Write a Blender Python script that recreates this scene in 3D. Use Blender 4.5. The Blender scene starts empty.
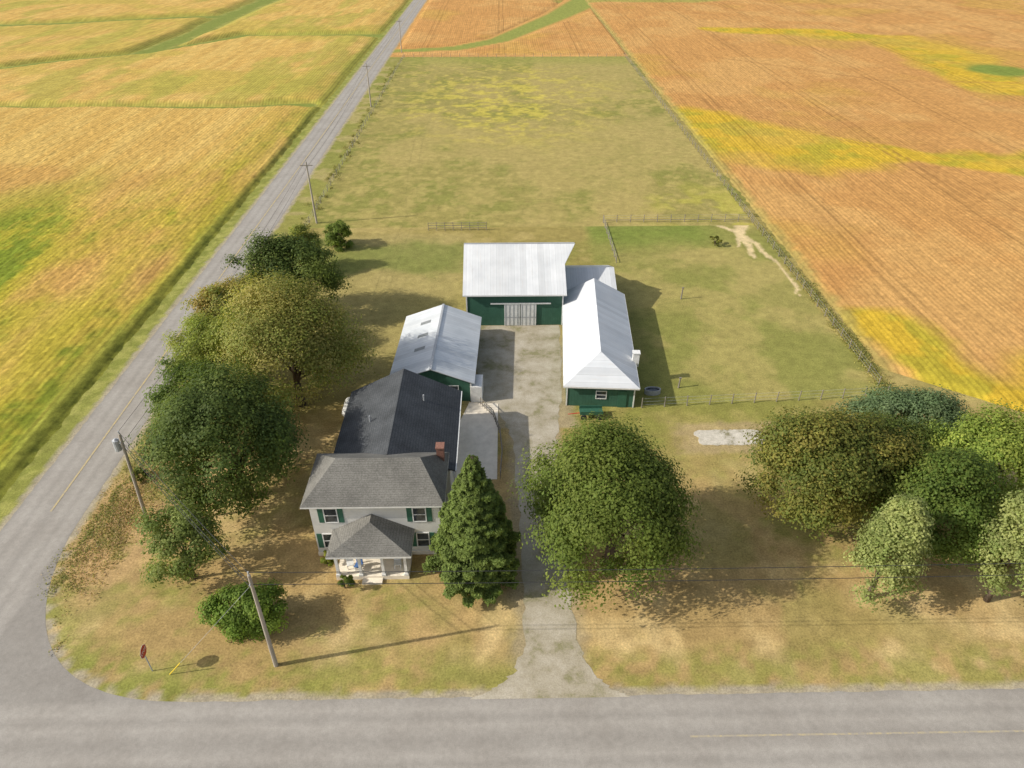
import bpy, math, random
import numpy as np
from mathutils import Vector
random.seed(7); rng=np.random.default_rng(7)
sc=bpy.context.scene
COL=sc.collection
K=0.84
def lin(c):
    c=c/255.0
    return c/12.92 if c<=.04045 else ((c+.055)/1.055)**2.4
def S(r,g,b,k=K): return (lin(r)*k,lin(g)*k,lin(b)*k)
def A(r,g,b,k=K): return np.array(S(r,g,b,k))
# ---------------------------------------------------------------- noise
def hsh(ix,iy,s):
    n=np.sin(ix*12.9898+iy*78.233+s*37.719)*43758.5453
    return n-np.floor(n)
def vn(x,y,s):
    ix=np.floor(x);iy=np.floor(y);fx=x-ix;fy=y-iy
    fx=fx*fx*(3-2*fx);fy=fy*fy*(3-2*fy)
    return (hsh(ix,iy,s)*(1-fx)+hsh(ix+1,iy,s)*fx)*(1-fy)+(hsh(ix,iy+1,s)*(1-fx)+hsh(ix+1,iy+1,s)*fx)*fy
def fbm(x,y,sc_,o=4,s=0):
    t=0;a=1;n=0;f=1/sc_
    for i in range(o):
        t=t+a*vn(x*f+i*17.3,y*f-i*9.1,s+i*3);n+=a;a*=.55;f*=2.03
    return t/n
def ss(a,b,x):
    t=np.clip((x-a)/(b-a),0,1);return t*t*(3-2*t)
def mixc(c,t,m): return c*(1-m[...,None])+np.asarray(t)*m[...,None]
def band(x,y,pts):
    d=np.full(x.shape,1e9)
    for (x0,y0,w0),(x1,y1,w1) in zip(pts[:-1],pts[1:]):
        dx,dy=x1-x0,y1-y0
        t=np.clip(((x-x0)*dx+(y-y0)*dy)/(dx*dx+dy*dy),0,1)
        d=np.minimum(d,np.hypot(x-x0-t*dx,y-y0-t*dy)/(w0+(w1-w0)*t))
    return d
# ---------------------------------------------------------------- materials
def newmat(name,rough=.8,spec=.3):
    m=bpy.data.materials.new(name);m.use_nodes=True
    nt=m.node_tree;b=nt.nodes["Principled BSDF"]
    b.inputs["Roughness"].default_value=rough
    b.inputs["Specular IOR Level"].default_value=spec
    return m,nt,b
def coords(nt,scale=None):
    tc=nt.nodes.new("ShaderNodeTexCoord")
    if scale is None: return tc.outputs["Object"]
    mp=nt.nodes.new("ShaderNodeMapping");mp.inputs["Scale"].default_value=scale
    nt.links.new(tc.outputs["Object"],mp.inputs["Vector"]);return mp.outputs["Vector"]
def noise(nt,vec,scale,detail=4,rough=.6):
    n=nt.nodes.new("ShaderNodeTexNoise");n.inputs["Scale"].default_value=scale
    n.inputs["Detail"].default_value=detail;n.inputs["Roughness"].default_value=rough
    nt.links.new(vec,n.inputs["Vector"]);return n.outputs["Fac"]
def ramp(nt,fac,stops):
    r=nt.nodes.new("ShaderNodeValToRGB");e=r.color_ramp.elements
    while len(e)<len(stops): e.new(.5)
    for i,(p,c) in enumerate(stops):
        e[i].position=p
        e[i].color=(c[0],c[1],c[2],1) if hasattr(c,'__len__') else (c,c,c,1)
    nt.links.new(fac,r.inputs["Fac"]);return r.outputs["Color"]
def mul(nt,a,b,t='MULTIPLY',fac=1):
    m=nt.nodes.new("ShaderNodeMix");m.data_type='RGBA';m.blend_type=t;m.inputs[0].default_value=fac
    nt.links.new(a,m.inputs[6])
    if isinstance(b,tuple): m.inputs[7].default_value=(*b,1)
    else: nt.links.new(b,m.inputs[7])
    return m.outputs[2]
def bump(nt,b,h,strength,dist):
    n=nt.nodes.new("ShaderNodeBump");n.inputs["Strength"].default_value=strength;n.inputs["Distance"].default_value=dist
    nt.links.new(h,n.inputs["Height"]);nt.links.new(n.outputs["Normal"],b.inputs["Normal"])
def m_noise(name,c1,c2,scale=3,rough=.8,bs=.3,bd=.02,spec=.3,stretch=None):
    m,nt,b=newmat(name,rough,spec);v=coords(nt,stretch)
    n=noise(nt,v,scale,6,.65)
    nt.links.new(ramp(nt,n,[(.3,c1),(.7,c2)]),b.inputs["Base Color"])
    bump(nt,b,n,bs,bd);return m
def fract(nt,src,div):
    d=nt.nodes.new("ShaderNodeMath");d.operation='DIVIDE';d.inputs[1].default_value=div;nt.links.new(src,d.inputs[0])
    f=nt.nodes.new("ShaderNodeMath");f.operation='FRACT';nt.links.new(d.outputs[0],f.inputs[0]);return f.outputs[0]
def m_ground(name,amp=(.55,1.45),scales=(.9,7),bs=.25,bd=.05,rough=.95,rows=None,tram=None):
    m,nt,b=newmat(name,rough,.1);v=coords(nt)
    at=nt.nodes.new("ShaderNodeAttribute");at.attribute_name="Col"
    n1=noise(nt,v,scales[0],8,.75);n2=noise(nt,v,scales[1],5,.8)
    c=mul(nt,at.outputs["Color"],ramp(nt,n1,[(.3,amp[0]+.2),(.7,amp[1]-.15)]))
    c=mul(nt,c,ramp(nt,n2,[(.3,amp[0]),(.7,amp[1])]))
    if rows:
        sp=nt.nodes.new("ShaderNodeSeparateXYZ");nt.links.new(v,sp.inputs[0])
        w=nt.nodes.new("ShaderNodeMath");w.operation='MULTIPLY_ADD';w.inputs[1].default_value=1.2
        nn=noise(nt,v,.05,2,.5);nt.links.new(nn,w.inputs[0]);nt.links.new(sp.outputs["X"],w.inputs[2]);src=w.outputs[0]
        c=mul(nt,c,ramp(nt,fract(nt,src,rows[0]),[(0,rows[1]),(.35,1.06),(.7,1.06),(1,rows[1])]))
        nl=noise(nt,coords(nt,(2.2,.05,1)),1.0,3,.6)
        c=mul(nt,c,ramp(nt,nl,[(.35,.88),(.65,1.1)]))
        if tram:
            c=mul(nt,c,ramp(nt,fract(nt,src,tram),[(0,1),(.010,.80),(.022,.80),(.032,1),(.07,1),(.080,.80),(.092,.80),(.102,1)]))
    nt.links.new(c,b.inputs["Base Color"]);bump(nt,b,n2,bs,bd);return m
def m_siding(name,c,axis='Z',pitch=.15,depth=.02,dirt=.85):
    m,nt,b=newmat(name,.6,.3);v=coords(nt)
    sp=nt.nodes.new("ShaderNodeSeparateXYZ");nt.links.new(v,sp.inputs[0])
    if axis=='Z': src=sp.outputs["Z"]
    else:
        a=nt.nodes.new("ShaderNodeMath");a.operation='ADD'
        nt.links.new(sp.outputs["X"],a.inputs[0]);nt.links.new(sp.outputs["Y"],a.inputs[1]);src=a.outputs[0]
    f=fract(nt,src,pitch)
    st=ramp(nt,f,[(0,.7),(.12,1),(.95,1)])
    n=noise(nt,v,1.3,6,.7)
    cc=mul(nt,ramp(nt,n,[(.3,tuple(x*dirt for x in c)),(.7,c)]),st)
    nt.links.new(cc,b.inputs["Base Color"]);bump(nt,b,f,.5,depth);return m
def m_metal(name,axis,c1,c2,pitch=.75,stain=(.45,.33,.22),st_amt=.25):
    m,nt,b=newmat(name,.5,.35);v=coords(nt)
    sp=nt.nodes.new("ShaderNodeSeparateXYZ");nt.links.new(v,sp.inputs[0])
    d=nt.nodes.new("ShaderNodeMath");d.operation='DIVIDE';d.inputs[1].default_value=pitch;nt.links.new(sp.outputs[axis],d.inputs[0])
    f=nt.nodes.new("ShaderNodeMath");f.operation='FRACT';nt.links.new(d.outputs[0],f.inputs[0])
    rib=ramp(nt,f.outputs[0],[(0,.68),(.07,1.0),(.5,.94),(.93,1.0)])
    sheet=nt.nodes.new("ShaderNodeTexWhiteNoise");sheet.noise_dimensions='1D'
    fl=nt.nodes.new("ShaderNodeMath");fl.operation='FLOOR';nt.links.new(d.outputs[0],fl.inputs[0]);nt.links.new(fl.outputs[0],sheet.inputs["W"])
    sv=ramp(nt,sheet.outputs["Value"],[(0,.84),(1,1.0)])
    s=(6,.5,.5) if axis=="X" else (.5,6,.5)
    n=noise(nt,coords(nt,s),.8,7,.7)
    base=ramp(nt,noise(nt,v,.35,5,.6),[(.3,c1),(.7,c2)])
    cc=mul(nt,mul(nt,base,rib),sv)
    mm=nt.nodes.new("ShaderNodeMix");mm.data_type='RGBA';nt.links.new(ramp(nt,n,[(.55,0.0),(.75,st_amt)]),mm.inputs[0])
    nt.links.new(cc,mm.inputs[6]);mm.inputs[7].default_value=(*stain,1)
    nt.links.new(mm.outputs[2],b.inputs["Base Color"]);bump(nt,b,f.outputs[0],.3,.02);return m
def m_shingle(name,c1,c2):
    m,nt,b=newmat(name,.9,.15);v=coords(nt)
    n=noise(nt,v,9,3,.6);n2=noise(nt,v,.5,5,.6)
    c=mul(nt,ramp(nt,n,[(.3,c1),(.7,c2)]),ramp(nt,n2,[(.3,.75),(.7,1.2)]))
    sp=nt.nodes.new("ShaderNodeSeparateXYZ");nt.links.new(v,sp.inputs[0])
    c=mul(nt,c,ramp(nt,fract(nt,sp.outputs["Z"],1/9),[(0,.6),(.25,1.0)]))
    nt.links.new(c,b.inputs["Base Color"]);bump(nt,b,n,.4,.02);return m
def m_leaf(name):
    m=bpy.data.materials.new(name);m.use_nodes=True;nt=m.node_tree
    b=nt.nodes["Principled BSDF"];b.inputs["Roughness"].default_value=.6;b.inputs["Specular IOR Level"].default_value=.15
    at=nt.nodes.new("ShaderNodeAttribute");at.attribute_name="Col"
    nt.links.new(at.outputs["Color"],b.inputs["Base Color"])
    tr=nt.nodes.new("ShaderNodeBsdfTranslucent")
    nt.links.new(mul(nt,at.outputs["Color"],(1.3,1.3,.75)),tr.inputs["Color"])
    mx=nt.nodes.new("ShaderNodeMixShader");mx.inputs[0].default_value=.45
    out=nt.nodes["Material Output"]
    nt.links.new(b.outputs[0],mx.inputs[1]);nt.links.new(tr.outputs[0],mx.inputs[2]);nt.links.new(mx.outputs[0],out.inputs["Surface"])
    return m
def m_glass(name):
    m,nt,b=newmat(name,.12,.6)
    n=noise(nt,coords(nt),2,2,.5)
    nt.links.new(ramp(nt,n,[(.35,(.02,.025,.03)),(.65,(.07,.08,.09))]),b.inputs["Base Color"]);return m
def m_slab(name):
    m,nt,b=newmat(name,.95,.1);v=coords(nt)
    n=noise(nt,v,.9,7,.7);f=noise(nt,v,8,4,.7)
    c=ramp(nt,n,[(.36,(.24,.22,.13)),(.42,(.44,.40,.32)),(.6,(.62,.57,.48)),(.75,(.52,.47,.39))])
    c=mul(nt,c,ramp(nt,f,[(.3,.8),(.7,1.15)]))
    nt.links.new(c,b.inputs["Base Color"]);bump(nt,b,f,.3,.02);return m
LEAF=m_leaf("foliage");GLASS=m_glass("window_glass");SLAB=m_slab("weathered_concrete")
WHITE=m_noise("white_trim_paint",(.62,.61,.58),(.78,.77,.74),3,.5,.1)
SIDEW=m_siding("white_siding",(.72,.695,.64),'Z',.18)
GREEN=m_siding("green_metal_siding",(.05,.135,.09),'XY',.3,.02,.7)
GTRIM=m_noise("green_paint",(.03,.10,.065),(.045,.13,.085),4,.5,.1)
GROOF=m_shingle("grey_shingle",(.125,.12,.105),(.22,.21,.19))
DROOF=m_shingle("charcoal_shingle",(.052,.056,.06),(.095,.10,.106))
MX=m_metal("metal_roof_x","X",(.62,.63,.635),(.76,.765,.76))
MY=m_metal("metal_roof_y","Y",(.62,.64,.66),(.74,.75,.755))
MY2=m_metal("weathered_metal_roof","Y",(.54,.57,.59),(.71,.725,.73),.9,(.25,.22,.18),.5)
WOOD=m_noise("weathered_wood",(.16,.135,.11),(.30,.27,.22),6,.9,.4,.01,.2,(1,1,.15))
BARK=m_noise("bark",(.06,.045,.03),(.15,.115,.085),5,.95,.6,.05,.1,(1,1,.3))
BRICK=m_noise("chimney_brick",(.17,.08,.06),(.28,.14,.10),7,.9,.4)
CONC=m_noise("patio_concrete",(.68,.60,.48),(.86,.77,.63),1.2,.9,.3)
GALV=m_noise("galvanised_steel",(.30,.31,.32),(.45,.46,.47),5,.45,.1,spec=.5)
WIRE=m_noise("cable",(.02,.02,.02),(.04,.04,.04),5,.6,.05)
RED=m_noise("red_paint",(.40,.03,.02),(.55,.05,.03),5,.5,.1)
YEL=m_noise("yellow_plastic",(.65,.45,.03),(.75,.55,.06),5,.5,.1)
BLACK=m_noise("rubber",(.02,.02,.02),(.04,.04,.04),5,.8,.1)
BLUE=m_noise("blue_cloth",(.05,.12,.30),(.10,.20,.42),5,.8,.1)
# ---------------------------------------------------------------- mesh tools
def mesh_np(name,v,q,mat,col=None,loc=(0,0,0),parent=None,smooth=False):
    me=bpy.data.meshes.new(name);v=np.ascontiguousarray(v,dtype=np.float32);q=np.ascontiguousarray(q,dtype=np.int32)
    k=q.shape[1]
    me.vertices.add(len(v));me.vertices.foreach_set("co",v.ravel())
    me.loops.add(q.size);me.loops.foreach_set("vertex_index",q.ravel())
    me.polygons.add(len(q));me.polygons.foreach_set("loop_start",np.arange(0,q.size,k,dtype=np.int32))
    me.update(calc_edges=True)
    if col is not None:
        a=me.attributes.new("Col",'FLOAT_COLOR','POINT')
        c=np.ones((len(v),4),dtype=np.float32);c[:,:3]=col;a.data.foreach_set("color",c.ravel())
    if smooth: me.polygons.foreach_set("use_smooth",np.ones(len(q),dtype=bool))
    me.materials.append(mat)
    o=bpy.data.objects.new(name,me);o.location=loc;COL.objects.link(o)
    if parent: o.parent=parent
    return o
def root(name,loc,label,cat,group=None):
    e=bpy.data.objects.new(name,None);e.location=loc;e.empty_display_size=.5;COL.objects.link(e)
    e["label"]=label;e["category"]=cat
    if group:e["group"]=group
    return e
class M:
    def __init__(s): s.v=[];s.f=[]
    def poly(s,pts):
        n=len(s.v);s.v+= [tuple(p) for p in pts];s.f.append(tuple(range(n,n+len(pts))));return s
    def box(s,x0,x1,y0,y1,z0,z1):
        n=len(s.v)
        s.v+=[(x0,y0,z0),(x1,y0,z0),(x1,y1,z0),(x0,y1,z0),(x0,y0,z1),(x1,y0,z1),(x1,y1,z1),(x0,y1,z1)]
        for f in [(0,3,2,1),(4,5,6,7),(0,1,5,4),(1,2,6,5),(2,3,7,6),(3,0,4,7)]: s.f.append(tuple(n+i for i in f))
        return s
    def slab(s,pts,th):
        n=len(s.v);k=len(pts)
        s.v+=[tuple(p) for p in pts]+[(p[0],p[1],p[2]-th) for p in pts]
        s.f.append(tuple(range(n,n+k)));s.f.append(tuple(range(n+2*k-1,n+k-1,-1)))
        for i in range(k):
            j=(i+1)%k;s.f.append((n+i,n+k+i,n+k+j,n+j))
        return s
    def cyl(s,p0,p1,r0,r1=None,n=8,cap=True):
        r1=r0 if r1 is None else r1
        p0=Vector(p0);p1=Vector(p1);d=(p1-p0).normalized()
        a=d.orthogonal().normalized();b=d.cross(a);k=len(s.v)
        for p,r in((p0,r0),(p1,r1)):
            for i in range(n):
                t=2*math.pi*i/n;q=p+a*math.cos(t)*r+b*math.sin(t)*r;s.v.append(tuple(q))
        for i in range(n):
            j=(i+1)%n;s.f.append((k+i,k+j,k+n+j,k+n+i))
        if cap: s.f.append(tuple(range(k+n-1,k-1,-1)));s.f.append(tuple(range(k+n,k+2*n)))
        return s
    def obj(s,name,mat,parent=None,label=None,smooth=False,**kw):
        o_=parent
        off=Vector((0,0,0))
        while o_ is not None: off+=o_.location;o_=o_.parent
        me=bpy.data.meshes.new(name)
        me.from_pydata([(v[0]-off.x,v[1]-off.y,v[2]-off.z) for v in s.v],[],s.f)
        me.materials.append(mat);me.update()
        if smooth:
            for p in me.polygons:p.use_smooth=True
        o=bpy.data.objects.new(name,me);COL.objects.link(o)
        if parent:o.parent=parent
        if label:o["label"]=label
        for k,v in kw.items():o[k]=v
        return o
def grid(name,xs,ys,zf,cf,mat,kind,label,smooth=False):
    X,Y=np.meshgrid(xs,ys);Z=zf(X,Y);C=cf(X,Y)
    ny,nx=X.shape;i=np.arange(ny*nx).reshape(ny,nx)
    q=np.stack([i[:-1,:-1],i[:-1,1:],i[1:,1:],i[1:,:-1]],-1).reshape(-1,4)
    o=mesh_np(name,np.stack([X,Y,Z],-1).reshape(-1,3),q,mat,C.reshape(-1,3),smooth=smooth)
    o["kind"]=kind
    if label:o["label"]=label
    return o
def steps(*segs):
    out=[]
    for a,b,s in segs: out.append(np.arange(a,b,s))
    out.append(np.array([segs[-1][1]]));return np.concatenate(out)
# ---------------------------------------------------------------- setting
RX,RY=-40.2,23.9
def bez(p0,c,p1,n=14):
    return [((1-t)**2*p0[0]+2*t*(1-t)*c[0]+t*t*p1[0],(1-t)**2*p0[1]+2*t*(1-t)*c[1]+t*t*p1[1]) for t in [i/n for i in range(n+1)]]
FIL=bez((-37.1,42),(-35.5,26.85),(-22,26.85))
FIL2=bez((-58,26.85),(-44.5,26.85),(-43.3,42))
WATER=[[(-200,186,1.3),(-120,187,1.3),(-49,188,1.5)],
       [(-260,224,2),(-154,236,2),(-120,262,2.2),(-96,298,2.2),(-44,296,2.5)],
       [(-120,262,2.5),(-118,310,3),(-119,404,4),(-130,520,6)],
       [(-300,318,3),(-200,322,3),(-119,350,3)]]
def wdist(X,Y):
    d=np.full(X.shape,1e9);wx=X+(fbm(X,Y,25,2,5)-.5)*5;wy=Y+(fbm(X,Y,25,2,9)-.5)*5
    for w in WATER:d=np.minimum(d,band(wx,wy,w))
    return d
FARS=[(-38,264,2.5),(-15,270,3.5),(0,286,4),(27,350,6),(46,404,9),(60,520,14)]
def gcol(X,Y):
    n1=fbm(X,Y,14,4,1);n2=fbm(X,Y,3.2,4,2);n3=fbm(X,Y,.9,3,3);n4=fbm(X,Y,35,3,4)
    c=np.zeros(X.shape+(3,))+A(146,132,76)
    c=mixc(c,A(126,124,62),ss(.42,.62,n1))
    c=mixc(c,A(168,150,94),ss(.48,.7,n2)*.7)
    f=ss(62,52,Y+(n1-.5)*14)*ss(-46,-38,X)
    dry=mixc(np.zeros(X.shape+(3,))+A(174,146,98),A(194,168,118),ss(.42,.66,n2))
    dry=mixc(dry,A(152,128,82),ss(.5,.66,fbm(X,Y,5,4,15))*.6)
    dry=mixc(dry,A(140,130,74),ss(.54,.66,fbm(X,Y,8,4,19))*.6)
    c=mixc(c,dry,f*ss(.74,.54,n1*.5+n2*.3+n3*.2+ss(38,58,Y)*.1)*.95)
    c=mixc(c,A(124,124,62),f*ss(.60,.74,n1*.6+n3*.4)*.5)
    edge=ss(3.0,.8,np.abs(Y-28.2)+(n2-.5)*3)*(X>-30)
    c=mixc(c,A(126,128,60),edge*.7*ss(.36,.56,n3*.5+n2*.5))
    dF=np.full(X.shape,1e9)
    for (a,b_) in FIL: dF=np.minimum(dF,np.hypot(X-a,Y-b_))
    c=mixc(c,A(124,128,60),ss(3.2,1.0,dF+(n2-.5)*2.5)*.7*ss(.36,.52,n3))
    c=mixc(c,A(136,132,68),ss(16,8,np.hypot((X-28)/1.6,Y-56))*ss(.4,.6,n1)*.5)
    b=ss(-38,-34,X)*ss(-2,-8,X)*ss(58,66,Y)*ss(108,104,Y)
    c=mixc(c,A(158,144,92),b*.6);c=mixc(c,A(112,120,58),b*ss(.48,.62,n1)*.7)
    p=ss(13,15,X)*(X<41.8)*(Y>60.5)*ss(112,109,Y)
    c=mixc(c,A(142,136,76),p*.8);c=mixc(c,A(124,126,62),p*ss(.45,.6,n1)*.5);c=mixc(c,A(166,150,92),p*ss(.48,.64,fbm(X,Y,7,4,8))*.6)
    p2=p*ss(97,106,Y+(n2-.5)*6)*ss(37,30,X);c=mixc(c,A(108,124,52),p2*.7)
    wx=X+(n2-.5)*2.4;wy=Y+(n1-.5)*4
    for w in ([(36,119,.15),(37.5,113,.3),(38.9,107.5,.7),(38.4,103,.4),(38.0,97,.2)],[(38.9,107,.4),(39.9,100,.35),(40.7,92,.2),(40.8,84,.15)],[(34,109.5,.15),(38.5,106.5,.35)],[(38.8,107,.35),(36.6,101,.18)],[(38.7,107,.3),(40.7,110,.3),(40.4,122,.2)]):
        c=mixc(c,A(204,182,138),ss(1.7,.7,band(wx,wy,w))*.95)
    q=(Y>109)*(Y<254)*ss(-33,-31,X)*(X<41.8)
    m5=fbm(X,Y,4.5,5,11);m6=fbm(X,Y,1.6,4,12);m7=fbm(X,Y*.6,18,4,17)
    c=mixc(c,A(144,134,76),q*.85);c=mixc(c,A(122,124,60),q*ss(.46,.62,m5)*.6);c=mixc(c,A(168,152,92),q*ss(.48,.64,m6)*.6)
    c=mixc(c,A(166,148,92),q*ss(.48,.62,m7)*.6)
    yl=q*ss(1.35,.2,np.hypot((X-3)/36,(Y-200)/46)+(n4-.5)*.9)
    c=mixc(c,A(190,174,74),yl*ss(.46,.63,m5*.45+m6*.55)*.65)
    c=mixc(c,A(182,170,78),q*ss(135,118,Y)*ss(20,34,X)*ss(.5,.62,m5)*.55)
    c=mixc(c,A(134,138,64),q*ss(235,250,Y)*.5)
    # verges
    c=mixc(c,A(128,132,62),ss(-42.9,-43.5,X)*.9)
    c=mixc(c,A(156,152,84),ss(-43,-44,X)*ss(.46,.62,n3)*.6)
    v=ss(-37.5,-36.9,X)*ss(-30,-33,X)*(Y>44)
    c=mixc(c,A(132,132,66),v*.7);c=mixc(c,A(164,148,100),v*ss(.5,.65,n2)*.6)
    c=mixc(c,A(176,146,102),ss(6,3,np.hypot(X+33,(Y-43.5)/1.9)+(n2-.5)*3)*.9)
    c=mixc(c,A(124,124,60),ss(6,3,np.hypot(X+33,(Y-43.5)/1.9))*ss(.52,.6,n2)*.7)
    lf=ss(1.1,.9,wdist(X,Y))*(X<-43)
    c=mixc(c,A(122,130,60),lf)
    c=c*1.16
    far=(Y>=254)&(X>-37)&(X<43)
    c=np.where(far[...,None],A(200,152,88)*(.8+.4*n1[...,None]),c)
    fs=ss(1.2,.8,band(X,Y,FARS))
    c=mixc(c,A(146,150,74),fs)
    dv=np.minimum(np.abs(np.abs(X-RX)-3.1)+(Y<40)*50,np.abs(np.abs(Y-RY)-2.95)+((X<-22)&(X>-58))*50)
    dv=np.minimum(dv,dF*.9)
    c=mixc(c,A(172,160,136),ss(.75,.25,dv+(n3-.5)*.9))
    g=ss(1.2,0,np.maximum(0,np.abs(X-3.2)-2.0)+(n3-.5)*1.2)*(Y<58)
    g=np.maximum(g,ss(1.5,.2,np.maximum(0,np.abs(X-1.8)-4.9)+(n2-.5)*2)*(Y>56)*(Y<78))
    c=mixc(c,A(168,152,120),g*.85)
    c=mixc(c,A(178,156,114),ss(1.4,1.0,np.maximum(np.abs(X-23.2)/4.4,np.abs(Y-54.3)/2.)+(n3-.5)*.6)*.8)
    return c*(.86+.28*n3[...,None])
GM=m_ground("grass_and_soil",(.58,1.42),(.9,6))
xs=steps((-3000,-700,300),(-700,-260,20),(-260,-62,1.5),(-62,46,.33),(46,260,1.5),(260,700,20),(700,3000,300))
ys=steps((-300,0,30),(0,18,3),(18,118,.33),(118,262,.7),(262,460,2.5),(460,1000,20),(1000,4000,300))
grid("ground",xs,ys,lambda X,Y:X*0,gcol,GM,"structure","dry grass farm yard and pasture ground",smooth=True)
# crops
def ccol(X,Y):
    n1=fbm(X,Y,30,4,21);n2=fbm(X,Y*.08,1.6,4,22);n5=fbm(X,Y*.3,9,5,25);n6=fbm(X,Y,2.2,4,26)
    c=np.zeros(X.shape+(3,))+A(204,166,90)
    c=mixc(c,A(218,186,108),ss(.42,.65,n2)*.5)
    c=mixc(c,A(190,146,80),ss(.5,.68,n1)*.6)
    gz=ss(1.35,.4,np.hypot((X+76)/27,(Y-86)/42)+(n1-.5)*.9)
    gz=np.maximum(gz,ss(88,58,Y+(n1-.5)*30)*.9)
    gz=np.maximum(gz,ss(-66,-50,X+(n1-.5)*22)*ss(230,120,Y)*.85)
    c=mixc(c,A(176,166,52),gz*.92*ss(.18,.44,n5));c=mixc(c,A(116,134,42),gz*ss(.44,.56,n2*.2+n5*.55+n6*.25)*.88)
    c=mixc(c,A(210,174,80),gz*ss(.56,.68,n2)*.4)
    c=mixc(c,A(190,170,80),(Y>190)*ss(.47,.62,n1)*.7)
    c=mixc(c,A(164,160,70),(Y>190)*ss(.53,.66,n5)*.6)
    e=ss(1.1,3.2,wdist(X,Y));c=mixc(A(152,154,70)*np.ones_like(c),c,np.maximum(e,.25))
    c=mixc(c,A(160,158,68),ss(-48.5,-46.5,X+(n5-.5)*3)*.8)
    return c*(.84+.32*hsh(np.round(X*3),np.round(Y*3),2)[...,None])
def cz(X,Y):
    near=ss(200,150,Y)
    f=(ss(-45.2,-47.0,X+(fbm(X,Y,1.5,2,28)-.5)*.8)*.55+.45*ss(-46,-54,X))*ss(1.1,3.0,wdist(X,Y))*ss(44.5,45.5,Y)
    h=1.2+.08*np.cos(2*np.pi*X/.76)*near+(hsh(X*5,Y*5,1)-.5)*(.14+.10*near)
    return -.12+(h+.12)*f
CM=m_ground("corn_canopy",(.68,1.32),(.9,7),.2,.04,rows=(.76,.80))
grid("corn_field",steps((-135.1,-44.9,.38)),steps((44,120,.4),(120,187,.6)),cz,ccol,CM,"stuff","ripening tan and green corn rows beside the road")
grid("corn_field",steps((-260,-44.9,1.0)),steps((187,262,1.),(262,460,2.5)),cz,ccol,CM,"stuff","far golden corn divided by grassy strips")
def sf(X,Y):
    return ss(42.9,45.2,X+(fbm(X,Y,1.5,2,38)-.5)*1.2)*ss(0,2.5,Y-(66-(X-43)*.75)-np.where(X>62,(X-62)*.75,0))
def scol(X,Y):
    n1=fbm(X,Y,40,4,41);n2=fbm(X,Y,6,4,42);n3=fbm(X,Y,1.5,3,43);n4=fbm(X,Y,16,5,48)
    c=np.zeros(X.shape+(3,))+A(198,148,86)
    c=mixc(c,A(208,164,100),ss(.42,.62,n4)*.6);c=mixc(c,A(184,132,76),ss(.5,.68,n2*.3+n1*.7)*.5)
    wx=X+(n1-.5)*16+(n2-.5)*4;wy=Y+(fbm(X,Y,30,3,47)-.5)*22
    yb=np.minimum(band(wx,wy,[(44,176,12),(52,158,16),(66,148,13),(85,150,5),(104,139,6),(140,132,8)]),
                  band(wx,wy,[(84,310,5),(110,300,7),(149,286,11),(152,250,16),(140,205,9),(190,180,6)]))
    yb=np.minimum(yb,band(wx,wy,[(46,72,4),(56,64,7),(80,68,8)]))
    ya=ss(1.35,.7,yb+(n2-.5)*.5)
    c=mixc(c,A(204,170,52),ya*.95);c=mixc(c,A(160,156,54),ya*ss(.47,.62,n2)*.6)
    c=mixc(c,A(198,162,78),ss(.56,.72,n1)*.5)
    c=mixc(c,A(158,156,78),ss(1.2,.6,band(wx,wy,[(36,398,8),(80,396,8),(150,420,9)]))*.8)
    for w in ([(44,205,.3),(80,150,.3),(90,90,.3),(78,60,.3)],[(46,205,.3),(82.2,150,.3),(92.2,90,.3),(80,60,.3)],[(60,260,.5),(110,215,.5),(200,205,.5)]):
        c=mixc(c,A(166,122,72),ss(1.6,.6,band(X+(n1-.5)*6,Y,w))*.5)
    gp=ss(1.2,.7,np.hypot((X-153)/9,(Y-228)/10)+(n2-.5)*.5);c=mixc(c,A(128,142,62),gp)
    c=mixc(c,A(150,140,80),ss(46.0,43.8,X+(n3-.5)*2)*(X>42.4)*.8)
    return c*(.86+.28*hsh(np.round(X*3),np.round(Y*3),2)[...,None])
def sz(X,Y):
    return -.15+(.5+(hsh(X*5,Y*5,1)-.5)*.10)*sf(X,Y)
SM=m_ground("soybean_canopy",(.70,1.30),(.7,7),.2,.05,rows=(.76,.84),tram=27)
grid("soybean_field",steps((42.6,80,.4),(80,140,.7),(140,300,1.6)),steps((44,120,.4),(120,262,.8),(262,460,2.5)),sz,scol,SM,"stuff","rust orange ripe soybeans with yellow patches")
def fz(X,Y):
    return -.15+.5*ss(1.1,1.8,band(X,Y,FARS))*ss(256,260,Y)*ss(-36,-34,X)
grid("soybean_field",steps((-37,42.3,1.)),steps((255,460,1.6)),fz,scol,SM,"stuff","far strip of rust orange soybeans past the pasture")
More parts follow.
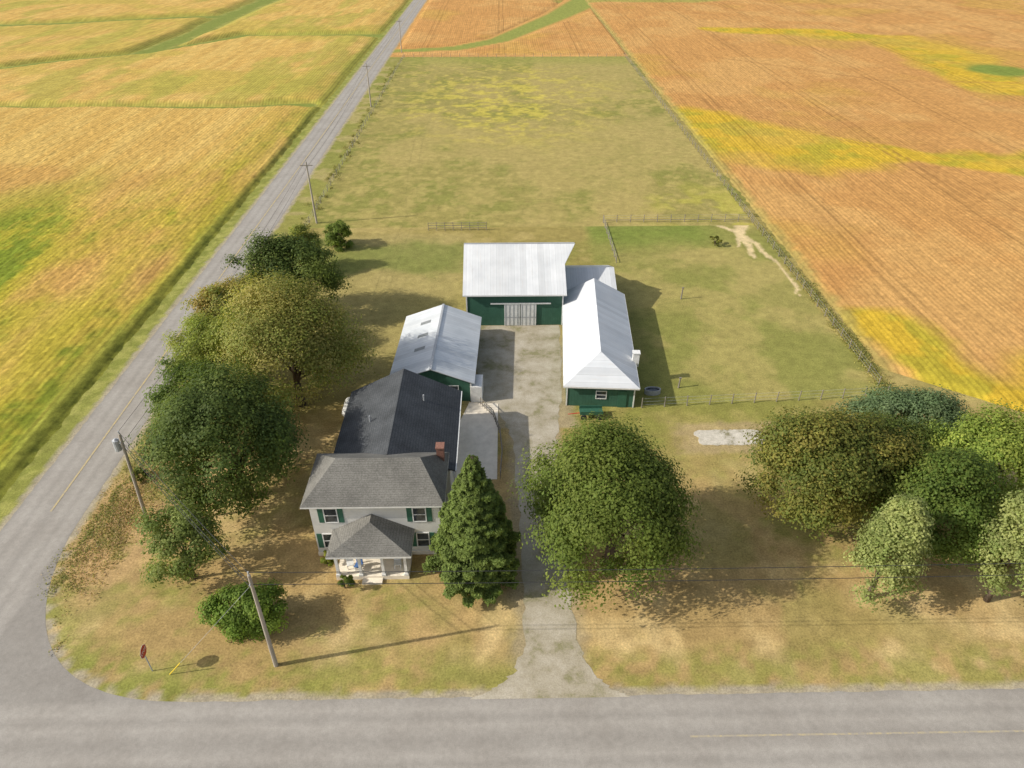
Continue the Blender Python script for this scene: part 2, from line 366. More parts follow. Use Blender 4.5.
# roads
def m_road():
    m,nt,b=newmat("worn_asphalt",.9,.2);v=coords(nt)
    sp=nt.nodes.new("ShaderNodeSeparateXYZ");nt.links.new(v,sp.inputs[0])
    def mt(op,a,bb=None):
        n=nt.nodes.new("ShaderNodeMath");n.operation=op
        for i,x in enumerate((a,bb)):
            if x is None: continue
            if isinstance(x,(int,float)):n.inputs[i].default_value=x
            else:nt.links.new(x,n.inputs[i])
        return n.outputs[0]
    d1=mt('ABSOLUTE',mt('SUBTRACT',sp.outputs["X"],RX));d2=mt('ABSOLUTE',mt('SUBTRACT',sp.outputs["Y"],RY))
    d=mt('MINIMUM',d1,d2);nd=noise(nt,v,.35,4,.6)
    d=mt('ADD',d,mt('MULTIPLY',mt('SUBTRACT',nd,.5),.5));d=mt('DIVIDE',d,4)
    tr=ramp(nt,d,[(0,.91),(.13,.99),(.25,1.08),(.38,.93),(.52,1.08),(.68,1.0),(.78,.86)])
    fine=noise(nt,v,18,5,.8);mid=noise(nt,v,2.2,6,.75);big=noise(nt,v,.25,6,.65)
    c=ramp(nt,big,[(.3,(.285,.258,.225)),(.7,(.35,.322,.285))])
    c=mul(nt,c,tr);c=mul(nt,c,ramp(nt,fine,[(.3,.78),(.7,1.2)]));c=mul(nt,c,ramp(nt,mid,[(.32,.88),(.68,1.1)]))
    nt.links.new(c,b.inputs["Base Color"]);bump(nt,b,fine,.2,.01);return m
ROAD=m_road()
def strip(name,L,R,mat,z,**kw):
    m=M();n=len(L)
    m.v=[(a[0],a[1],z) for a in L]+[(a[0],a[1],z) for a in R]
    m.f=[(i,n+i,n+i+1,i+1) for i in range(n-1)];return m.obj(name,mat,**kw)
j=lambda:random.uniform(-.07,.07)
yy=list(np.arange(42,300,.7))+[300,450,900,3500]
m=M()
n=len(yy);m.v=[(-43.3+(j() if y>42 else 0),y,.006) for y in yy]+[(-37.1+(j() if y>42 else 0),y,.006) for y in yy]
m.f=[(i,n+i,n+i+1,i+1) for i in range(n-1)]
xx=[-3000,-400]+list(np.arange(-80,90,.7))+[400,3000];k=len(m.v);n2=len(xx)
m.v+=[(x,20.95+j(),.006) for x in xx]+[(x,26.85 if -58.8<x<-21.2 else 26.85+j(),.006) for x in xx]
m.f+=[(k+i,k+i+1,k+n2+i+1,k+n2+i) for i in range(n2-1)]
k=len(m.v);nf=len(FIL)
m.v+=[(x,y,.006) for x,y in FIL]+[(x,y,.006) for x,y in reversed(FIL2)]
m.f+=[(k+i,k+i+1,k+nf+i+1,k+nf+i) for i in range(nf-1)]
ro=m.obj("road",ROAD,kind="structure",label="worn grey asphalt country road with rounded corner")
def m_line(nm,lo,hi,cc):
    m,nt,b=newmat(nm,.8,.2);v=coords(nt)
    nt.links.new(ramp(nt,noise(nt,v,3,6,.75),[(lo,(.32,.29,.25)),(hi,cc)]),b.inputs["Base Color"]);return m
LINE=m_line("worn_yellow_line",.34,.58,(.50,.39,.19));LINE2=m_line("faded_yellow_line",.42,.66,(.48,.39,.22))
def ystrip(xa,xb,ya,yb,st,horiz=False):
    v=list(np.arange(ya,yb,st))+[yb]
    L=[(xa,t) for t in v];R=[(xb,t) for t in v]
    if horiz: L=[(t,xb) for t in v];R=[(t,xa) for t in v]
    return L,R
L_,R_=ystrip(-40.29,-40.11,45,420,3);strip("road_marking",L_,R_,LINE,.02,kind="structure",label="worn yellow centre line")
L_,R_=ystrip(23.84,23.97,12,120,3,True);strip("road_marking",L_,R_,LINE2,.016,kind="structure",label="faded yellow centre line")
def m_gravel():
    m,nt,b=newmat("gravel_drive",.95,.1);v=coords(nt)
    n=noise(nt,v,.35,9,.68);f=noise(nt,v,9,5,.85)
    c=ramp(nt,n,[(.38,(.24,.22,.12)),(.46,(.35,.305,.22)),(.6,(.44,.39,.305)),(.78,(.50,.455,.37))])
    c=mul(nt,c,ramp(nt,f,[(.3,.72),(.7,1.28)]))
    nt.links.new(c,b.inputs["Base Color"]);bump(nt,b,f,.4,.03);return m
GRAV=m_gravel()
Lp=[(-2.3,26.7),(-.6,27.6),(.7,28.8),(1.4,30.8),(1.6,36),(1.3,45),(1.0,54),(-.3,59),(-2.8,61.5),(-2.9,70),(-2.9,76.9)]
Rp=[(8.6,26.7),(7.2,27.4),(6.1,28.6),(5.4,30.6),(5.1,36),(5.1,45),(5.3,54),(5.9,58),(6.4,61.5),(6.9,70),(7.2,76.9)]
def dens(P,n=8,jj=.2):
    o=[]
    for a,b in zip(P[:-1],P[1:]):
        for i in range(n):
            t=i/n;o.append((a[0]+(b[0]-a[0])*t+random.uniform(-jj,jj),a[1]+(b[1]-a[1])*t))
    o.append(P[-1]);return o
strip("driveway",dens(Lp),dens(Rp),GRAV,.014,kind="structure",label="pale gravel driveway leading up to the barn yard")
M().slab([(-4.55,48.5,.05),(-.6,48.5,.05),(-.5,60.3,.05),(-3.6,60.6,.05),(-4.55,57,.05)],.1).obj("patio",CONC,kind="structure",label="concrete patio slab beside the house")
m=M();P=[]
for i in range(48):
    a=2*math.pi*i/48;ca,sa=math.cos(a),math.sin(a);r=1/max(abs(ca)/3.5,abs(sa)/1.25)
    P.append((22.9+ca*r*random.uniform(.9,1.03),54.3+sa*r*random.uniform(.88,1.03),.03))
m.slab(P,.08).obj("concrete_pad",SLAB,kind="structure",label="old cracked concrete pad in the grass")
# ---------------------------------------------------------------- windows
def window(r,x,y,z,w,h,face,shut=False,label=None):
    def bx(m,a0,a1,z0,z1,d0,d1):
        if face=='S': m.box(x+a0,x+a1,y-d1,y-d0,z0,z1)
        elif face=='E': m.box(x+d0,x+d1,y+a0,y+a1,z0,z1)
        else: m.box(x-d1,x-d0,y+a0,y+a1,z0,z1)
    g=M();bx(g,-w/2,w/2,z,z+h,.002,.03);g=g.obj("window",GLASS,r)
    f=M()
    for a0,a1,z0,z1 in((-w/2-.08,-w/2,z-.08,z+h+.08),(w/2,w/2+.08,z-.08,z+h+.08),(-w/2,w/2,z+h,z+h+.08),(-w/2,w/2,z-.08,z),(-w/2,w/2,z+h/2-.025,z+h/2+.025)):
        bx(f,a0,a1,z0,z1,.003,.07)
    f.obj("frame",WHITE,g)
    if shut:
        for s in(-1,1):
            q=M();a=s*(w/2+.09+.22);bx(q,a-.21,a+.21,z-.05,z+h+.05,.003,.05);q.obj("shutter",GTRIM,r)
# ---------------------------------------------------------------- farmhouse
H=root("farmhouse",(-10.2,42.3,0),"white two storey farmhouse with hipped shingle roof and dark rear wing","house")
w=M().box(-15.3,-5.1,39.6,45,.02,5.98);w.box(-14.6,-4.6,45.003,56.3,.02,4.28)
w.poly([(-14.6,56.3,4.28),(-4.6,56.3,4.28),(-9.6,56.3,6.95)][::-1])
w.obj("wall",SIDEW,H)
M().box(-15.36,-5.04,39.54,45.0,0,.35).obj("foundation",CONC,H)
e=[(-15.8,39.1,6),(-4.6,39.1,6),(-4.6,45.5,6),(-15.8,45.5,6)];ra=(-13.3,42.2,8.3);rb=(-6.6,42.2,8.3)
rf=M().poly([e[0],e[1],rb,ra]).poly([e[1],e[2],rb]).poly([e[2],e[3],ra,rb]).poly([e[3],e[0],ra])
rf=rf.obj("roof",GROOF,H,label="grey hipped shingle roof")
M().box(-15.8,-4.6,39.1,39.2,5.84,5.995).box(-15.8,-15.7,39.2,45.5,5.84,5.995).box(-4.7,-4.6,39.2,45.5,5.84,5.995).box(-15.7,-4.7,39.2,39.6,5.88,5.93).obj("eaves",WHITE,H)
rw=M().slab([(-9.6,44.1,7.05),(-9.6,56.8,7.05),(-15.05,56.8,4.3),(-15.05,45.05,4.3)][::-1],.12)
rw.slab([(-9.6,44.1,7.05),(-4.15,45.05,4.3),(-4.15,56.8,4.3),(-9.6,56.8,7.05)],.12)
rw.obj("roof",DROOF,H,label="charcoal shingle gable roof over rear wing")
M().box(-4.14,-4.04,45.05,56.8,4.15,4.27).obj("gutter",WHITE,H)
ch=M().box(-5.5,-4.9,43.9,44.6,5.0,7.7).box(-5.56,-4.84,43.84,44.66,7.7,7.82);ch.obj("chimney",BRICK,H)
M().cyl((-12.,50,5.6),(-12.,50,6.5),.07).obj("vent_pipe",GALV,H);M().cyl((-7.4,53,5.5),(-7.4,53,6.6),.07).obj("vent_pipe",GALV,H)
for x in(-13.7,-6.7): window(H,x,39.6,3.9,.95,1.45,'S',True)
for x in(-14.2,-6.6): window(H,x,39.6,1.0,.9,1.5,'S',True)
for yv in(41,43.6):
    window(H,-15.3,yv,3.9,.9,1.4,'W');window(H,-15.3,yv,1.0,.9,1.5,'W');window(H,-5.1,yv-.4,3.9,.9,1.4,'E')
for yv in(48,51.5,54.5): window(H,-14.6,yv,1.2,.9,1.4,'W');window(H,-4.6,yv,1.3,.9,1.3,'E')
d=M().box(-11.0,-10.0,39.53,39.597,.42,2.5).obj("door",GTRIM,H);M().cyl((-10.15,39.5,1.4),(-10.15,39.53,1.4),.05).obj("handle",GALV,d)
M().box(-13.4,-7.6,37.0,39.53,0,.4).obj("porch_floor",CONC,H);M().box(-11.3,-9.7,36.5,36.997,0,.2).obj("porch_step",CONC,H)
pr=M();E=[(-13.8,36.7,3.0),(-7.2,36.7,3.0),(-7.2,39.58,3.0),(-13.8,39.58,3.0)];pk=(-10.5,38.7,4.75);pb=(-10.5,39.58,4.75)
pr.poly([E[0],E[1],pk]).poly([E[1],E[2],pb,pk]).poly([E[3],E[0],pk,pb]);pr.obj("roof",GROOF,H,label="small hipped porch roof")
M().box(-13.8,-7.2,36.7,36.8,2.8,2.995).box(-13.8,-13.7,36.8,39.58,2.8,2.995).box(-7.3,-7.2,36.8,39.58,2.8,2.995).box(-13.7,-7.3,36.8,39.58,2.84,2.9).obj("beam",WHITE,H)
for x in(-13.2,-11.4,-9.6,-7.8):
    M().box(x-.11,x+.11,37.05,37.27,.4,2.8).box(x-.17,x+.17,36.99,37.33,.4,.6).obj("column",WHITE,H)
def chair(x,y,mat,ang,lab):
    r=root("porch_chair",(x,y,.4),lab,"chair","chairs on the porch")
    s=M().box(x-.28,x+.28,y-.28,y+.28,.8,.86);s.obj("seat",mat,r)
    M().box(x-.28,x+.28,y+.22,y+.28,.86,1.35).obj("backrest",mat,r)
    for a in(-.24,.24):
        for b in(-.24,.24): M().box(x+a-.03,x+a+.03,y+b-.03,y+b+.03,.4,.8).obj("leg",WHITE,r)
    r.rotation_euler[2]=ang
chair(-12.4,38.0,WHITE,.3,"small white chair standing on the porch");chair(-11.7,37.8,BLUE,-.3,"small chair with blue seat on the porch");chair(-8.6,38.0,WHITE,.1,"small white chair standing on the porch")
# ---------------------------------------------------------------- garage
G=root("metal_roof_garage",(-7.5,61,0),"green garage with weathered metal gable roof and skylight panels","garage")
w=M();w.poly([(-11.7,61,.02),(-3.4,61,.02),(-3.4,61,2.65),(-7.5,61,4.2),(-11.7,61,2.65)]).poly([(-11.7,74.3,.02),(-3.4,74.3,.02),(-3.4,74.3,2.65),(-7.5,74.3,4.2),(-11.7,74.3,2.65)][::-1])
w.poly([(-3.4,61,.02),(-3.4,74.3,.02),(-3.4,74.3,2.65),(-3.4,61,2.65)]).poly([(-11.7,61,.02),(-11.7,61,2.65),(-11.7,74.3,2.65),(-11.7,74.3,.02)])
w.obj("wall",GREEN,G)
def gab(y0,y1,xl,xr,xc,ze,zr,th=.08):
    m=M().slab([(xc,y0,zr),(xc,y1,zr),(xl,y1,ze),(xl,y0,ze)],th);m.slab([(xc,y0,zr),(xr,y0,ze),(xr,y1,ze),(xc,y1,zr)],th);return m
gab(60.6,74.7,-12.15,-2.95,-7.5,2.62,4.36).obj("roof",MY2,G)
M().box(-7.62,-7.38,60.6,74.7,4.33,4.42).obj("ridge_cap",GALV,G)
SKYL=m_noise("dull_skylight_panel",(.16,.17,.17),(.26,.27,.26),3,.4,.1)
for yv in(65.3,68.2,71.1):
    x0,x1=-9.9,-8.7
    z=lambda x:4.36-abs(x+7.5)*(1.74/4.62)+.03
    M().slab([(x0,yv,z(x0)),(x1,yv,z(x1)),(x1,yv+.6,z(x1)),(x0,yv+.6,z(x0))],.04).obj("skylight",SKYL,G)
M().box(-10.6,-8.0,60.93,60.997,.02,2.3).obj("door",WHITE,G)
for x0 in(-3.46,-11.76): M().box(x0,x0+.16,60.94,60.998,.02,2.6).obj("trim",WHITE,G)
window(G,-5.2,61,1.1,.9,.9,'S')
M().box(-3.39,-2.2,60.8,63.2,0,2.0).obj("side_closet",WHITE,G)
G.rotation_euler[2]=math.radians(-2)
# ---------------------------------------------------------------- barn
B=root("barn",(1.6,77,0),"large green barn with bright metal roof and white sliding door","barn")
w=M().poly([(-4.4,77,.02),(7.6,77,.02),(7.6,77,4.6),(-4.4,77,4.6)]).poly([(-4.4,91,.02),(-4.4,91,4.6),(7.6,91,4.6),(7.6,91,.02)])
w.poly([(7.6,77,.02),(7.6,91,.02),(7.6,91,4.6),(7.6,84,7.9),(7.6,77,4.6)]).poly([(-4.4,77,.02),(-4.4,77,4.6),(-4.4,84,7.9),(-4.4,91,4.6),(-4.4,91,.02)]).obj("wall",GREEN,B)
r=M().slab([(-4.8,76.5,4.55),(8.0,76.5,4.55),(8.0,80.9,6.6),(9.5,84,8.05),(-4.8,84,8.05)],.1)
r.slab([(-4.8,91.5,4.55),(-4.8,84,8.05),(9.5,84,8.05),(8.0,87.1,6.6),(8.0,91.5,4.55)],.1);r.obj("roof",MX,B)
M().box(-4.8,9.4,83.9,84.1,8.03,8.11).obj("ridge_cap",GALV,B)
M().box(-4.8,8.0,76.46,76.5,4.38,4.56).obj("trim",WHITE,B)
for x in(.3,2.35):
    o=M().box(x,x+1.95,76.86,76.93,.05,3.05).obj("sliding_door",WHITE,B)
    dd=M()
    for k in range(4): dd.box(x+.1+k*.5,x+.16+k*.5,76.83,76.858,.1,3.0)
    dd.box(x,x+1.95,76.82,76.829,1.2,1.3);dd.obj("batten",GALV,o)
M().box(-1.4,6.1,76.8,76.95,3.1,3.25).obj("door_track",WHITE,B)
for x in(-4.45,7.5): M().box(x,x+.15,76.93,76.998,.02,4.5).obj("corner_trim",WHITE,B)
Cn=root("lean_to_shed",(11.2,84,0),"low green shed with metal roof joined to the barn","shed")
w=M().box(7.7,14.4,80,88,.02,2.9);w.poly([(14.4,80,2.9),(14.4,88,2.9),(14.4,84,4.5)]);w.obj("wall",GREEN,Cn)
M().slab([(8.03,79.2,2.75),(14.8,79.2,2.75),(14.8,84,4.6),(8.03,84,4.6)],.08).slab([(8.03,84,4.6),(14.8,84,4.6),(14.8,88.5,2.75),(8.03,88.5,2.75)],.08).obj("roof",MX,Cn)
D=root("long_shed",(10.3,59.7,0),"long low green shed with hipped bright metal roof","shed")
M().box(6.75,13.9,59.7,79,.02,2.78).obj("wall",GREEN,D)
e=[(6.35,59.25,2.8),(14.3,59.25,2.8),(14.3,80.2,2.8),(6.35,80.2,2.8)];a=(10.3,62.9,4.95);b=(10.3,80.2,4.95)
M().poly([e[0],e[1],a]).poly([e[1],e[2],b,a]).poly([e[3],e[0],a,b]).poly([e[2],e[3],b]).poly(e[::-1]).obj("roof",MY,D)
M().box(6.35,14.3,59.22,59.25,2.62,2.8).box(14.3,14.33,59.25,80.2,2.62,2.8).obj("trim",WHITE,D)
window(D,10.4,59.7,1.1,1.0,.9,'S');window(D,13.9,66,1.1,.9,.9,'E');window(D,13.9,72,1.1,.9,.9,'E')
M().box(12.2,13.1,59.63,59.697,.02,2.1).obj("door",GTRIM,D)
for x in(6.72,13.8): M().box(x,x+.13,59.64,59.698,.02,2.6).obj("corner_trim",WHITE,D)
M().box(13.95,14.65,64.2,64.8,2.2,3.9).box(13.88,14.72,64.13,64.87,3.9,4.0).obj("chimney",WHITE,D)
D.rotation_euler[2]=math.radians(-4)
# ---------------------------------------------------------------- trees
LK=1.0
def leafquads(P,N,size,rng,asp=.65):
    n=len(P);N=N+rng.normal(0,.35,(n,3));N/=np.linalg.norm(N,axis=1)[:,None]
    T=np.cross(N,rng.normal(0,1,(n,3)));T/=np.linalg.norm(T,axis=1)[:,None]+1e-9
    Bt=np.cross(N,T);s=(size*rng.uniform(.6,1.35,n))[:,None]
    V=np.stack([P-T*s*.5,P-Bt*s*.5*asp,P+T*s*.5,P+Bt*s*.5*asp],1).reshape(-1,3)
    return V,np.arange(4*n).reshape(-1,4)
def sph(n,rng):
    d=rng.normal(0,1,(n,3));return d/np.linalg.norm(d,axis=1)[:,None]
def tree(kind,x,y,zc,rx,ry,rz,cols,label,cat="tree",nl=15000,size=.23,ncl=70,seed=1,tr=.3,cr=.2,lean=(0,0),group=None,shell=.5,grad=None,low=False,cone=0):
    rg=np.random.default_rng(seed);r=root(kind,(x,y,0),label,cat,group)
    R=np.array([rx,ry,rz])
    d=sph(ncl,rg)
    if not low: d[:,2]=np.where(d[:,2]<-.6,-d[:,2],d[:,2])
    wob=1+.15*np.sin(d[:,0]*3+seed)+.13*np.sin(d[:,1]*4+seed*2)+.09*np.sin(d[:,2]*5+seed*3)
    rad=rg.uniform(shell,1,ncl)**.6*.88*wob
    cp=d*rad[:,None]*R
    crd=cr*R.mean()*rg.uniform(.5,1.4,ncl)
    if cone:
        k=1-cone*(cp[:,2]/rz*.5+.5);cp[:,0]*=k;cp[:,1]*=k;crd=crd*(.5+.5*k)
    pr=crd**2/np.sum(crd**2);ci=rg.choice(ncl,nl,p=pr)
    ld=sph(nl,rg);ld[:,2]=np.where(ld[:,2]<-.3,-ld[:,2],ld[:,2])
    P=cp[ci]+ld*(crd[ci]*rg.uniform(.35,1.3,nl))[:,None]*np.array([1.1,1.1,.85])
    P[:,2]=np.maximum(P[:,2],-zc+.05+rg.uniform(0,.2,nl))
    Nn=ld+P/R*.6+np.array([0,0,.4])
    V,Q=leafquads(P,Nn,size,rg)
    V+=np.array([lean[0],lean[1],zc])
    cols=np.array([S(*c,k=LK) for c in cols])
    cb=cols[rg.integers(0,len(cols),ncl)]
    c=cb[ci]*.6+cols[rg.integers(0,len(cols),nl)]*.4
    c=c*(rg.uniform(.8,1.2,nl)*(rg.uniform(.82,1.18,ncl)[ci]))[:,None]
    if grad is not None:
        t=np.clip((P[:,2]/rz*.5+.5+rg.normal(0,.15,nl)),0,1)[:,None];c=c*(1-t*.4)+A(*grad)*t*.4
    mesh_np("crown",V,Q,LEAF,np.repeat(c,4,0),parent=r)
    m=M();zb=max(zc-rz*.55,.3)
    m.cyl((x,y,-.05),(x+lean[0]*.5,y+lean[1]*.5,zb),tr*1.25,tr*.85,10)
    top=(x+lean[0]*.5,y+lean[1]*.5,zb)
    m.cyl((top[0],top[1],zb-.1),(x+lean[0],y+lean[1],zc+rz*.4),tr*.8,tr*.2,8)
    for i in rg.choice(ncl,min(ncl,10),replace=False):
        p=cp[i]*.85+np.array([x+lean[0],y+lean[1],zc])
        if p[2]<zb: continue
        mid=[(top[k]+p[k])/2 for k in range(3)];mid[2]+=.1*rz
        z0=zb-.15+rg.uniform(0,.3)*rz
        m.cyl((top[0],top[1],z0),mid,tr*.45,tr*.28,6);m.cyl(mid,p,tr*.28,tr*.08,6)
    m.obj("trunk",BARK,r,smooth=True)
    return r
DG=[(90,106,54),(102,118,58),(78,96,48),(114,124,60)]
OG=[(152,150,78),(164,154,86),(136,144,72),(172,160,96),(128,136,66)]
MG=[(98,118,54),(110,128,58),(86,106,46),(122,132,62)]
LG=[(142,156,72),(158,166,78),(126,146,66)]
BG=[(112,132,92),(128,144,102),(98,118,80)]
GG=[(144,152,92),(126,140,78),(160,164,104)]
tree("maple_tree",-23.4,46.8,6.1,6.8,6.4,6.4,DG,"big dense dark green maple beside the farmhouse",nl=64000,ncl=230,seed=2,tr=.4)
tree("maple_tree",-21.6,60.6,6.4,8.0,7.8,6.3,OG,"wide tan green maple turning colour behind the house",nl=68000,ncl=240,seed=3,tr=.4)
tree("maple_tree",-26.3,79.5,5.6,6.4,5.4,5.6,DG,"dark green maple by the roadside",nl=40000,ncl=170,seed=4,size=.27)
tree("roadside_tree",-31.2,71.5,4.8,5.0,5.4,4.8,[(154,150,74),(168,144,80),(134,140,66),(120,130,60)],"yellow and rust tinged roadside tree",nl=28000,ncl=130,seed=5,size=.26)
tree("roadside_tree",-31.0,63,4.6,4.6,5.2,4.6,[(144,152,70),(124,138,60),(156,158,76)],"yellowish green roadside tree",nl=26000,ncl=120,seed=6)
tree("roadside_tree",-29.8,54.5,4.2,4.2,4.4,4.2,MG,"mid green roadside tree beside the big maple",nl=22000,ncl=110,seed=22)
tree("small_tree",-28.0,93,3.2,3.2,3.0,3.4,[(138,144,66),(112,126,58),(154,150,74)],"small light green tree near the roadside",nl=14000,ncl=80,seed=7,tr=.15)
tree("round_shrub",-24.9,101.6,1.9,2.5,2.3,2.1,[(104,122,54),(120,134,60)],"round green shrub standing alone in grass","shrub",nl=11000,ncl=70,seed=8,tr=.12,low=True)
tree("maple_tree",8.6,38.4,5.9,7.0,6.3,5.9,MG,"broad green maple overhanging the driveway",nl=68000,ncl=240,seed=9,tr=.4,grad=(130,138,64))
tree("maple_tree",26.9,42.4,5.8,6.1,5.6,5.6,[(110,118,56),(124,124,60),(94,106,50),(142,132,66)],"full maple with a slight orange tinge",nl=54000,ncl=220,seed=10,tr=.4)
tree("maple_tree",32.2,45.2,4.9,4.8,4.4,4.9,[(104,118,56),(118,126,60),(92,108,50)],"dark green maple crowded among its neighbours",nl=32000,ncl=140,seed=23)
tree("spreading_tree",37.5,51.0,4.2,6.4,3.8,3.8,BG,"blue green broad tree behind the maples",nl=32000,ncl=150,seed=11)
tree("locust_tree",40.4,43.6,5.2,5.4,4.8,4.8,LG,"soft yellow green tree at the field edge",nl=36000,ncl=160,seed=12)
tree("elm_tree",33.8,38.8,5.2,4.8,4.4,5.2,MG,"dark green tree between lighter trees",nl=34000,ncl=160,seed=13)
tree("birch_tree",28.3,34.6,5.0,3.5,3.1,5.4,GG,"slender pale green tree with nearly conical crown",nl=23000,ncl=150,seed=14,tr=.2,size=.21,cone=.6)
tree("birch_tree",37.4,34.2,5.4,3.9,3.4,5.8,GG,"tall pale green tree with nearly conical crown",nl=25000,ncl=150,seed=15,tr=.2,size=.21,cone=.5)
tree("fruit_tree",-24.8,37.4,3.5,3.3,2.9,3.3,[(106,122,62),(124,136,72),(140,148,84)],"thin small tree with sparse crown",nl=12000,ncl=90,seed=16,tr=.14,size=.21)
tree("round_shrub",-18.9,33.0,1.7,2.8,2.4,2.3,[(108,132,54),(126,144,62),(96,118,48)],"wide rounded bright green shrub on the lawn","shrub",nl=22000,ncl=110,seed=17,tr=.12,size=.19,low=True)
tree("round_shrub",-12.6,36.2,.8,.8,.7,.8,[(110,122,50),(90,104,44)],"small green shrub beside the porch","shrub",nl=1500,ncl=12,seed=18,tr=.05,size=.17,low=True)
tree("round_shrub",-14.4,38.6,.9,.9,.7,.9,[(150,150,60),(110,122,50)],"yellowish shrub against the house wall","shrub",nl=1500,ncl=12,seed=19,tr=.05,size=.17,low=True)
tree("round_shrub",-4.0,41.0,1.3,1.3,1.1,1.4,[(90,104,44),(120,120,54)],"green shrub beside the house wall","shrub",nl=3600,ncl=20,seed=20,tr=.08,size=.2,low=True)
tree("round_shrub",33.2,101,.8,1.1,.9,.8,[(110,116,54),(132,130,60)],"small dark bush in the paddock","shrub",nl=1200,ncl=14,seed=21,tr=.06,low=True)
for i,(x,y,s) in enumerate([(-34.0,49.0,.8),(-33.2,52.3,1.1)]):
    tree("roadside_shrub",x,y,s*.8,s*1.0,s*1.1,s*.9,[(116,124,58),(132,134,66),(100,112,52)],"scrubby bush among tall roadside weeds","shrub",nl=int(2500*s),ncl=24,seed=30+i,tr=.05,size=.18,group="scrubby roadside bushes",low=True)
def spruce(x,y,h,rb,seed,label):
    rg=np.random.default_rng(seed);r=root("spruce_tree",(x,y,0),label,"tree")
    Ps=[];Ns=[];Cs=[];m=M();m.cyl((x,y,-.05),(x,y,h*.96),.28,.03,9)
    z=1.5;az=0
    while z<h-.1:
        t=(z/h);L=rb*min(1,(1-t)**.8*1.1)*rg.uniform(.9,1.06)+.15
        if z<2.4: L*=.85
        nb=14 if t<.8 else 7
        for k in range(nb):
            a=az+2*math.pi*k/nb+rg.uniform(-.2,.2);l=L*rg.uniform(.72,1.08)
            n=int(170*l)+20;s=rg.uniform(.05,1,n)**.65
            wdt=(.6*(1-s)+.24)*min(l,2.2)*.62
            lat=rg.uniform(-1,1,n)*wdt;droop=-.22*l*s**1.3+.14*l*s**3
            hang=-np.abs(rg.normal(0,.16,n))*(.6+.6*s)
            P=np.stack([math.cos(a)*s*l-math.sin(a)*lat,math.sin(a)*s*l+math.cos(a)*lat,z+droop+hang-.12*np.abs(lat)],1)
            Ps.append(P);Ns.append(np.tile([math.cos(a)*.5,math.sin(a)*.5,.8],(n,1)))
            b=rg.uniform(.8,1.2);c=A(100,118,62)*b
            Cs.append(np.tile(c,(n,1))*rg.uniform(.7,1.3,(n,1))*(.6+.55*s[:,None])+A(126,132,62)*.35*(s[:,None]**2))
            m.cyl((x,y,z),(x+math.cos(a)*l*.8,y+math.sin(a)*l*.8,z-.2*l*.8),.05,.015,4,False)
        az+=.7;z+=.36+.18*(1-t)
    P=np.concatenate(Ps);N=np.concatenate(Ns);C=np.concatenate(Cs)
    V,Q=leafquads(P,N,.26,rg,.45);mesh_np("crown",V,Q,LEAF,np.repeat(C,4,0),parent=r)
    m.obj("trunk",BARK,r)
spruce(-2.2,37.3,12.8,4.1,50,"tall dark green spruce with drooping branches by the house")
# ---------------------------------------------------------------- weeds (stuff)
def weeds(name,label,pts,cols,size,seed):
    rg=np.random.default_rng(seed);n=len(pts);P=np.array(pts)
    N=np.tile([0,-.2,.8],(n,1));V,Q=leafquads(P,N,size,rg,.5)
    cc=np.array([S(*c) for c in cols])[rg.integers(0,len(cols),n)]*rg.uniform(.75,1.3,(n,1))
    o=mesh_np(name,V,Q,LEAF,np.repeat(cc,4,0));o["kind"]="stuff";o["label"]=label
def scatter(n,fx,seed,clump=1.2,h=1.):
    rg=np.random.default_rng(seed);out=[]
    for i in range(n//40):
        x,y,s=fx(rg);q=rg.normal(0,1,(40,3));hh=h*s
        out.append(np.stack([x+q[:,0]*.38*clump*s,y+q[:,1]*.7*clump*s,np.abs(q[:,2])*.3*hh+.04],1))
    return np.concatenate(out)
FW=[(158,156,88),(172,164,96),(138,144,76),(184,172,106)]
weeds("weeds","tall mixed weeds along the field fence",scatter(9000,lambda r:(42.5+r.normal(0,.35),62+abs(r.normal(0,24)),r.uniform(.2,.85)),1),FW,.2,1)
weeds("weeds","weeds along the pasture fence by the road",scatter(6000,lambda r:(-32.6+r.normal(0,.8),r.uniform(96,252),r.uniform(.2,.7)),3),[(144,144,76),(158,152,86),(168,158,98)],.22,3)
weeds("tall_grass","dry tan tall grass at the road corner",scatter(7000,lambda r:(-33.6+r.normal(0,1.2),44+r.normal(0,4),r.uniform(.3,.8)),4,1.8,.3),[(204,176,130),(190,162,116),(160,150,88),(136,136,70)],.15,4)
weeds("tall_grass","green weeds hugging the rounded road edge",scatter(4000,lambda r:(-35.4+r.normal(0,.6),r.uniform(36,60),r.uniform(.2,.6)),6,1.5,.3),[(146,148,80),(160,156,90),(130,136,68)],.15,6)
